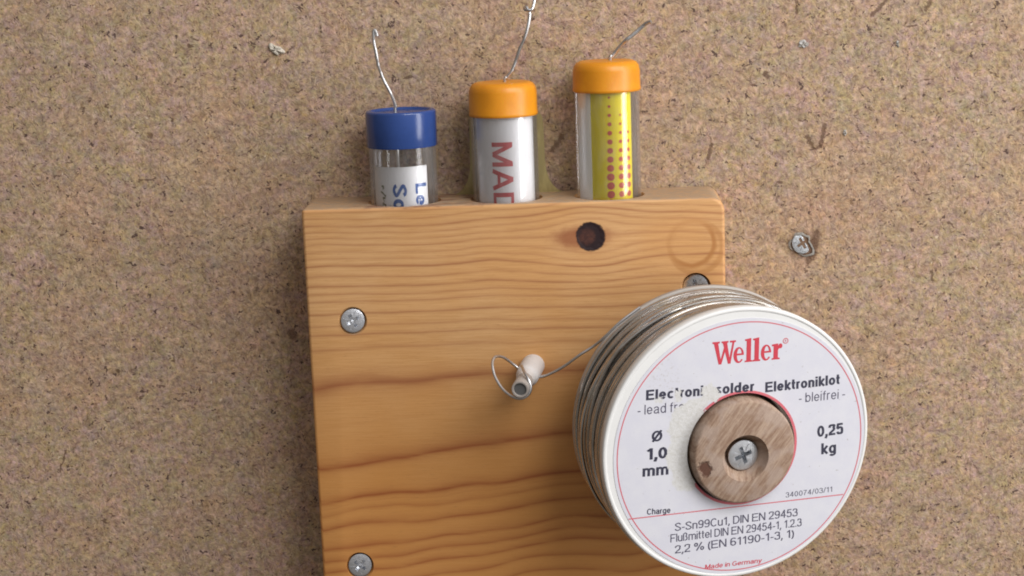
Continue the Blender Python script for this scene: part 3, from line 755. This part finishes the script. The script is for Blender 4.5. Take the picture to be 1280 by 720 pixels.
bmesh.ops.recalc_face_normals(bm, faces=bm.faces)
on_label('printed_logo', bm, RED, .03)
bm = bmesh.new(); c = loc(982, 426, ZL); annulus(bm, c, .50, .68, 32)
bb = text_bm('R', .01)
for v in bb.verts: v.co = (c.x+(v.co.x-.33)*.55, c.y+(v.co.y-.5)*.55, v.co.z)
me_ = bpy.data.meshes.new('r'); bb.to_mesh(me_); bb.free(); bm.from_mesh(me_)
on_label('printed_symbol', bm, RED, .03)

# ================================================================== WOODEN DISC IN THE SPOOL
DZ = LSP+2.6
DC = loc(931.5, 566, DZ)
Pd = rear_c + a_ax*DC.x + b_ax*DC.y
HUB = empty('wooden_disc', Pd, 'round weathered wooden disc that the solder spool turns on, screwed through its middle', 'wooden disc', rot=RS)
HC = loc(932.5, 573, DZ) - DC
bm = bmesh.new()
RD = 12.35
v1 = lathe(bm, [(0, -1.), (RD+.1, -1.), (RD+.2, DZ-3), (RD+.1, DZ-.55), (RD-.15, DZ-.15), (RD-.5, DZ), (0, DZ)], 96)
bmesh.ops.recalc_face_normals(bm, faces=bm.faces)
hub = obj('body', bm, None, HUB, local=True)
bm = bmesh.new(); lathe(bm, [(0, DZ-6), (2.4, DZ-6), (3.9, DZ-3.4), (4.6, DZ-2.4), (5.65, DZ+.02), (5.65, DZ+2), (0, DZ+2)], 64)
xf(bm, bm.verts, Matrix.Translation((HC.x, HC.y, 0))); bmesh.ops.recalc_face_normals(bm, faces=bm.faces)
ct = obj('c', bm, None, HUB, local=True)
bpy.context.view_layer.update()
boolean(hub, [ct]); hub.data.materials.clear(); hub.data.materials.append(mat_oldwood())
# its screw
sp = loc(929, 569, DZ-2.6)
P = rear_c + a_ax*sp.x + b_ax*sp.y + n_ax*sp.z
screw(P, n_ax, 3.65, .35, 'grey crosshead screw sunk in the middle of the round wooden disc', ZINC_B, depth=4)

# ================================================================== GUIDE PEG
base = at(666, 457, -T); tip = at(650, 487, -41.5)
ax = (tip-base); Lp = ax.length; ax.normalize()
pz = ax; pa = Vector((0, 0, 1)).cross(pz).normalized(); pb = pz.cross(pa)
RP = Matrix((pa, pb, pz)).transposed()
PEG = empty('guide_peg', base, 'small white plastic tube sticking out of the pine block, with solder wire looped round it', 'peg', rot=RP)
bm = bmesh.new()
lathe(bm, [(0, -2), (2.9, -2), (2.9, 3), (2.8, 9.3), (2.6, 10.2), (2.3, 10.8), (2.15, 11.2), (2.1, 14), (0, 14)], 40)
bmesh.ops.recalc_face_normals(bm, faces=bm.faces)
WHT = mat_plain('white_tube', (.66, .64, .63), .5, .12, .6, .8)
obj('collar', bm, WHT, PEG, local=True)
bm = bmesh.new()
lathe(bm, [(2.0, 9), (2.08, Lp-.2), (1.95, Lp), (1.6, Lp), (1.5, Lp-.25), (1.5, 9)], 40, closed=True)
bmesh.ops.recalc_face_normals(bm, faces=bm.faces)
obj('tube', bm, mat_plain('translucent_tube', (.40, .36, .33), .4, .12, .6, .8), PEG, local=True)
bm = bmesh.new(); lathe(bm, [(0, 9), (1.49, 9), (1.49, Lp-.5), (0, Lp-.45)], 32)
bmesh.ops.recalc_face_normals(bm, faces=bm.faces)
obj('filling', bm, mat_plain('grey_filling', (.12, .12, .12), .5, .1), PEG, local=True)

# ================================================================== VIALS
GLASS = mat_clear('clear_vial_wall', (.995, .995, .99), (.80, .78, .77), .05, .03)
GLASS_DULL = mat_clear('low_shine_vial_wall', (.995, .995, .99), (.80, .78, .77), .09, .03, shine=.6)  # same wall with its mirror shine turned down, keeps the lettering readable
GLASS_Y = mat_clear('yellowed_sleeve', (.90, .88, .70), (.52, .43, .19), .25, .15, .55)
BLUE = mat_plain('blue_cap_plastic', (.026, .062, .225), .20, .08, .4, .7, Specular_IOR_Level=.5)
def mat_orange():
    s = N('orange_cap_plastic'); p = s.mm(); n_ = s.noise(p, .3, 3, .6)
    col = s.mix(s.ramp(n_, .4, .7, 0, .5), (.70, .27, .010), (.62, .22, .010))
    s.bump(s.noise(p, 1.5, 3, .6), .00005, .4)
    return s.fin(col, .38, Subsurface_Weight=.15, Subsurface_Radius=(1., .4, .1), Subsurface_Scale=.001, Specular_IOR_Level=.45)
ORANGE = mat_orange()
def mat_paper(name, c): return mat_plain(name, c, .7, .05, .3, .9)
def ztop(xp, yp, Y): return at(xp, yp, Y).z
def curved(bm, r, cx, cy):
    """wrap x (mm along the paper) round a vertical cylinder, x = 0 faces the viewer"""
    for v in bm.verts:
        a = -PI/2 + v.co.x/r; rr = r + v.co.y
        v.co = Vector((cx + rr*math.cos(a), cy + rr*math.sin(a), v.co.z))
def paper_mesh(r, th, z0, z1, a0, a1, cx, cy, n=48, tear=0.):
    bm = bmesh.new(); g = []
    for k in range(n+1):
        a = a0+(a1-a0)*k/n; col_ = []
        for rr, z in ((r, z0), (r, z1+tear*math.sin(k*.9)*.3), (r-th, z1+tear*math.sin(k*.9)*.3), (r-th, z0)):
            col_.append(bm.verts.new((cx+rr*math.cos(a), cy+rr*math.sin(a), z)))
        g.append(col_)
    for k in range(n):
        for j in range(4): bm.faces.new((g[k][j], g[k+1][j], g[k+1][(j+1) % 4], g[k][(j+1) % 4]))
    bm.faces.new(g[0]); bm.faces.new(g[-1][::-1])
    bmesh.ops.recalc_face_normals(bm, faces=bm.faces)
    return bm
def vertical_text(body, x_mm, ztop_, cap, length, r, cx, cy, m, parent, bold=.01):
    """letters turned a quarter clockwise, reading downwards; x_mm is the baseline"""
    bm = text_bm(body, bold)
    x0 = min(v.co.x for v in bm.verts); x1 = max(v.co.x for v in bm.verts)
    for v in bm.verts:
        along = (v.co.x-x0)/(x1-x0)*length; h = v.co.y/CAPH*cap
        v.co = Vector((x_mm + h, .05 + v.co.z*2, ztop_ - along))
    curved(bm, r, cx, cy)
    return obj('printed_text', bm, m, parent, smooth=False)
def vial(i, r, cap_r, cap_px, body_top_px, mcap, kind, label):
    cx, _ = VIAL[i]; cy = VY; xp = vials_px[i][0]
    zb = ZT-43; root = empty('glass_vial', (cx, cy, zb), label, 'vial', 'capped vials standing in the block')
    zt = ztop(xp, cap_px[0], cy-cap_r*.9); zc = ztop(xp, cap_px[1], cy-cap_r)
    bm = bmesh.new()
    lathe(bm, [(0, zb+.3), (r-1.2, zb+.3), (r-.25, zb+1.2), (r, zb+2.5), (r, zc+6)], 80)
    xf(bm, bm.verts, Matrix.Translation((cx, cy, 0)))
    bmesh.ops.recalc_face_normals(bm, faces=bm.faces)
    obj('glass_body', bm, GLASS_DULL if i == 0 else GLASS, root)
    bm = bmesh.new()
    lathe(bm, [(r-.75, zb+2), (r-.75, zc+5.5)], 80)
    xf(bm, bm.verts, Matrix.Translation((cx, cy, 0))); bmesh.ops.recalc_face_normals(bm, faces=bm.faces)
    obj('inner_wall', bm, GLASS_DULL if i == 0 else GLASS, root)
    c = cap_r; bm = bmesh.new()
    if kind == 'square':
        prof = [(c-.9, zc), (c-.1, zc), (c, zc+.2), (c, zt-.55), (c-.12, zt-.2), (c-.4, zt), (c-1.2, zt), (c-1.6, zt-.5), (0, zt-.55)]
    else:
        prof = [(c-.9, zc), (c-.12, zc), (c+.06, zc+.22), (c+.06, zc+.75), (c-.03, zc+.95), (c-.08, zt-2.4), (c-.35, zt-1.25), (c-.95, zt-.45), (c-1.8, zt-.05), (c-2.6, zt), (0, zt+.05)]
    v = lathe(bm, prof + [(0, zt-1.6), (c-.9, zt-1.8)], 88, closed=False)
    xf(bm, bm.verts, Matrix.Translation((cx, cy, 0)))
    bmesh.ops.recalc_face_normals(bm, faces=bm.faces)
    obj('cap', bm, mcap, root)
    return root, cx, cy, zt, zc, zb
BINK = mat_plain('blue_print', (.03, .11, .38), .6, .1); RINK = mat_plain('red_print', (.58, .07, .08), .6, .1); DOT = mat_plain('dot_print', (.66, .12, .07), .6, .1)
PAPER = mat_paper('white_paper', (.90, .90, .93)); YEL = mat_paper('yellow_paper', (.95, .82, .008))
# 1: blue cap
r = VIAL[0][1]
root, cx, cy, zt, zc, zb = vial(0, r, 8.75, (141, 187), 187, BLUE, 'square', 'clear vial with a dark blue cap and blue lettering on the paper inside')
zp = ztop(505, 209, cy-7)
bm = paper_mesh(7.1, .25, zb+3, zp, -PI/2-1.35, -PI/2+1.05, cx, cy)
pp = obj('paper_slip', bm, PAPER, root)
vertical_text('Solder', -2.1, ztop(497, 230, cy-7), 3.5, 16.5, 7.1, cx, cy, BINK, pp, .02)
vertical_text('Lead free', 3.6, ztop(525, 230, cy-7), 3.3, 22, 7.1, cx, cy, BINK, pp, .02)
bm = bmesh.new()                                # a pencil-grey scribbled smudge on the slip
for k in range(5):
    pts = [Vector((-5.2+random.uniform(-.8, .8)+.25*j, .06+.003*k, zp-5-1.4*k-random.uniform(0, 1.3)*j*.3)) for j in range(5)]
    n0 = len(bm.verts)
    for a, b in zip(pts, pts[1:]):
        bm.faces.new([bm.verts.new(q_) for q_ in (a, b, b+Vector((.0, 0, .5)), a+Vector((0, 0, .5)))])
curved(bm, 7.1, cx, cy)
obj('smudge', bm, mat_plain('grey_smudge', (.30, .30, .22), .8, .3), pp, smooth=False)
# 2: orange cap with MADE IN
r = VIAL[1][1]
root, cx, cy, zt, zc, zb = vial(1, r, 8.45, (105, 148), 148, ORANGE, 'round', 'orange capped vial in the middle whose white paper reads MAD in red')
bm = paper_mesh(7.15, .25, zb+3, zc+1.5, -PI/2-1.15, -PI/2+1.5, cx, cy)
pp = obj('paper_slip', bm, PAPER, root)
vertical_text('MADE IN', -2.9, ztop(628, 178, cy-7), 5.1, 31.8, 7.15, cx, cy, RINK, pp, .009)
bm = bmesh.new()
zf = ZT-.05
side = [(8.6, zc-.6), (9.15, zc-1.6), (9.35, zc-4), (9.45, zf+8), (9.7, zf+5.6), (10.3, zf+3.6), (11.2, zf+1.9), (12.4, zf+.7), (13.6, zf)]
outl = side + [(-a_, b_) for a_, b_ in side[::-1]]
fr_ = [bm.verts.new((cx+a_+.2, -3.2 + .004*a_*a_, b_)) for a_, b_ in outl]; bk_ = [bm.verts.new((cx+a_+.2, -2.5+.004*a_*a_, b_)) for a_, b_ in outl]
m_ = len(outl)
for k in range(m_//2-1):
    for v_ in (fr_, bk_): bm.faces.new((v_[k], v_[k+1], v_[m_-2-k], v_[m_-1-k]))
for k in range(m_): bm.faces.new((fr_[k], fr_[(k+1) % m_], bk_[(k+1) % m_], bk_[k]))
bmesh.ops.recalc_face_normals(bm, faces=bm.faces)
obj('plastic_film', bm, GLASS_Y, root)
# 3: orange cap, yellow paper with dots
r = VIAL[2][1]
root, cx, cy, zt, zc, zb = vial(2, r, 8.3, (78, 117), 117, ORANGE, 'round', 'tallest orange capped vial holding yellow paper with rows of red dots')
bm = paper_mesh(7.0, .25, zb+3, zc+1.5, -PI/2-.72, -PI/2+.95, cx, cy)
pp = obj('paper_slip', bm, YEL, root); tag(pp, 'yellow paper with red dots')
bm = paper_mesh(7.2, .2, zb+3, zc+1.5, -PI/2-1.5, -PI/2-.62, cx, cy)
obj('paper_slip', bm, mat_paper('grey_paper', (.85, .85, .85)), root)
bm = bmesh.new()
def dot(x, z, rad):
    c = bm.verts.new((x, .05, z)); ring = [bm.verts.new((x+rad*math.cos(2*PI*k/14), .05, z+rad*math.sin(2*PI*k/14))) for k in range(14)]
    for k in range(14): bm.faces.new((c, ring[k], ring[(k+1) % 14]))
zdt = ztop(762, 122, cy-7)
for j in range(22):
    z_ = zdt - j*2.15
    g = min(1., j/9.)
    dot(.4, z_, .28+.66*g)
    if j > 1: dot(3.1, z_, .12+.62*g)
    if j > 3: dot(5.3, z_, .10+.62*g)
curved(bm, 7.0, cx, cy)
obj('printed_dots', bm, DOT, pp, smooth=False)

# ------------------------------------------------------------------ solder wires out of the caps
def wire(pts, r, label, coil):
    P = [at(x, y, Y) for x, y, Y in pts]
    # inside the vial the wire runs down in loose coils
    cx, cy, zt, zb, cr = coil
    pre = []
    n = 34
    for k in range(n):
        th = k*2*PI/9; pre.append(Vector((cx+cr*math.cos(th), cy+cr*math.sin(th), zb+3+(zt-8-zb-3)*k/n)))
    pre.append(Vector((P[0].x, P[0].y, zt-4)))
    bm = bmesh.new(); tube(bm, spline(pre+P, 8), r, 9); bmesh.ops.recalc_face_normals(bm, faces=bm.faces)
    root = Vector((cx, cy, zb+3))
    bmesh.ops.translate(bm, vec=-root, verts=bm.verts)
    o = obj('solder_wire', bm, SOLD_NEW); o.location = root*S
    return tag(o, label, 'solder wire', 'bent solder wires sticking out of the vial caps')
ZB = ZT-43
wire([(494, 141, -12), (494.7, 133.7, -12), (491.4, 123, -12), (485, 110, -12), (479, 98.5, -12), (473.4, 83, -12.5), (470, 67, -13), (467.3, 51, -13), (466.7, 40, -13), (468.3, 37.6, -13), (470.3, 40.5, -13), (471.5, 45, -13)],
     .41, 'solder wire rising from the blue cap, ending in a tiny hook', (VIAL[0][0], VY, ZT+9, ZB, 5.2))
wire([(631, 106, -12), (634, 97, -12), (639.5, 89, -12), (645, 75, -12), (650, 60, -12.5), (656, 47, -13), (660, 32, -13), (662.3, 19, -12.5), (660.8, 12.8, -12), (657, 12.5, -11.5), (655.8, 9.5, -11.7), (657.8, 8.6, -13.2), (660.3, 12.4, -13.8), (664, 12.2, -13.8), (666.6, 7.5, -13.5), (667.8, 0, -13), (667.3, -12, -13), (664, -26, -13)],
     .40, 'solder wire rising from the middle cap with a small kink near the top edge', (VIAL[1][0], VY, ZT+16, ZB, 5.2))
wire([(762.7, 79, -11), (765, 71, -11), (770, 64.5, -11), (778, 54.5, -11.5), (784, 49, -12), (791, 43.5, -12), (803, 33, -12), (809, 28.5, -12.5), (814, 27, -13)],
     .50, 'short solder wire slanting right out of the tallest orange cap', (VIAL[2][0], VY, ZT+20, ZB, 5.0))

# ================================================================== WALL SCREW, FILLER AND FLECKS
Pw = at(1003, 304, -.12)
screw(Pw, (.2, -1, .1), 2.7, .5, 'screw driven into the fibreboard wall right of the block, half covered with filler', mat_metal('dull_screw', (.50, .52, .54), .45, .8, 1.5, (.12, .12, .12), bump=1.))
def mat_filler():
    s = N('pale_filler'); p = s.mm(); f = s.noise(p, 1.1, 4, .7)
    s.bump(f, .0002, .8)
    return s.fin(s.mix(s.ramp(f, .35, .65), (.55, .54, .53), (.30, .27, .23)), .8)
FIL = mat_filler()
FIL2 = mat_plain('grey_filler', (.30, .28, .25), .85, .3, 1.6, .4)
def blob(name, px, rx, rz, h, seed, label, cat, hole=0., m=None, group=None, rot=0.):
    """irregular low crust on the wall"""
    rn = random.Random(seed); P = at(*px, 0); bm = bmesh.new(); n = 30
    ph = [rn.uniform(0, 6.28) for _ in range(6)]
    def rad(t): return 1 + .16*math.sin(2*t+ph[0]) + .12*math.sin(3*t+ph[1]) + .09*math.sin(5*t+ph[2]) + .05*math.sin(9*t+ph[3])
    rings = []
    steps = [(1., 0), (.93, .5), (.75, .9), (.5, 1.), (.25, .85)] if not hole else [(1., 0), (.92, .6), (.8, 1.), (hole+.06, .9), (hole, -.3)]
    for f, hh in steps:
        R_ = []
        for k in range(n):
            t = 2*PI*k/n; q = f*(rad(t) if f > .6 else 1+(rad(t)-1)*.5)
            x_, z_ = rx*q*math.cos(t), rz*q*math.sin(t)
            R_.append(bm.verts.new((x_*math.cos(rot)-z_*math.sin(rot), -max(hh, -.2)*h*(1+.35*math.sin(4*t+ph[4])+.25*math.sin(7*t+ph[5]*f)) if hh > 0 else .05, x_*math.sin(rot)+z_*math.cos(rot))))
        rings.append(R_)
    for a, b in zip(rings, rings[1:]):
        for k in range(n): bm.faces.new((a[k], a[(k+1) % n], b[(k+1) % n], b[k]))
    if not hole: bm.faces.new(rings[-1])
    bmesh.ops.recalc_face_normals(bm, faces=bm.faces)
    o = obj(name, bm, m or FIL); o.location = P*S
    return tag(o, label, cat, group)
CREAM = mat_plain('cream_crumb', (.55, .50, .42), .8, .25, 1.2, .5)
blob('filler_ring', (1002, 306), 3.0, 3.2, .28, 12, 'crumbly ring of grey filler round the screw in the wall', 'filler', hole=.84, m=FIL2)
blob('paint_fleck', (345, 62), 1.9, 1.3, .7, 8, 'biggest pale crumb of filler stuck on the wall, up left of the blue capped vial', 'fleck', rot=-.5, m=CREAM, group='pale flecks stuck on the wall')
blob('paint_fleck', (1004, 55), 1.3, 1.0, .35, 5, 'white splash of filler on the wall near the top, above the wall screw', 'fleck', rot=.6, group='pale flecks stuck on the wall')
blob('paint_fleck', (1122, 55), .45, .75, .3, 6, 'tiny white fleck on the wall near the upper right corner', 'fleck', rot=.2, group='pale flecks stuck on the wall')
blob('paint_fleck', (1056, 166), .5, .75, .3, 9, 'tiny white fleck beside the dark V shaped mark on the wall', 'fleck', rot=-.4, group='pale flecks stuck on the wall')

# ================================================================== LIGHT
def area(name, pos, target, sx, sy, power, col):
    l = bpy.data.lights.new(name, 'AREA'); l.shape = 'RECTANGLE'; l.size = sx; l.size_y = sy; l.energy = power; l.color = col
    o = bpy.data.objects.new(name, l); COL.objects.link(o)
    p = Vector(pos)*S; o.location = p
    o.rotation_euler = (Vector(target)*S - p).to_track_quat('-Z', 'Y').to_euler()
    return o
area('window_light', (660, -320, 170), (10, -20, 0), .22, .86, 4.6, (1., .99, .985))
area('room_light', (330, -500, 500), (10, -10, 20), .40, .40, 3.8, (1., .985, .965))
w = bpy.data.worlds.new('World'); sc.world = w; w.use_nodes = True
nt = w.node_tree; bg = nt.nodes['Background']
tc = nt.nodes.new('ShaderNodeTexCoord'); dp = nt.nodes.new('ShaderNodeVectorMath'); dp.operation = 'DOT_PRODUCT'
dp.inputs[1].default_value = Vector((.55, -.35, .76)).normalized()
nt.links.new(tc.outputs['Generated'], dp.inputs[0])
cr = nt.nodes.new('ShaderNodeValToRGB'); mr = nt.nodes.new('ShaderNodeMapRange')
mr.inputs[1].default_value = -1; mr.inputs[2].default_value = 1
nt.links.new(dp.outputs['Value'], mr.inputs[0]); nt.links.new(mr.outputs[0], cr.inputs[0])
e = cr.color_ramp.elements
e[0].position = .15; e[0].color = (.16, .125, .09, 1); e[1].position = 1.; e[1].color = (1.0, .98, 1.0, 1)
x_ = cr.color_ramp.elements.new(.6); x_.color = (.40, .37, .34, 1)
nt.links.new(cr.outputs[0], bg.inputs[0]); bg.inputs[1].default_value = .56

sc.view_settings.view_transform = 'Standard'; sc.view_settings.look = 'None'
sc.view_settings.exposure = 0; sc.view_settings.gamma = 1
sc.render.engine = 'CYCLES'
sc.cycles.max_bounces = 10; sc.cycles.transparent_max_bounces = 24
sc.cycles.filter_width = 1.9
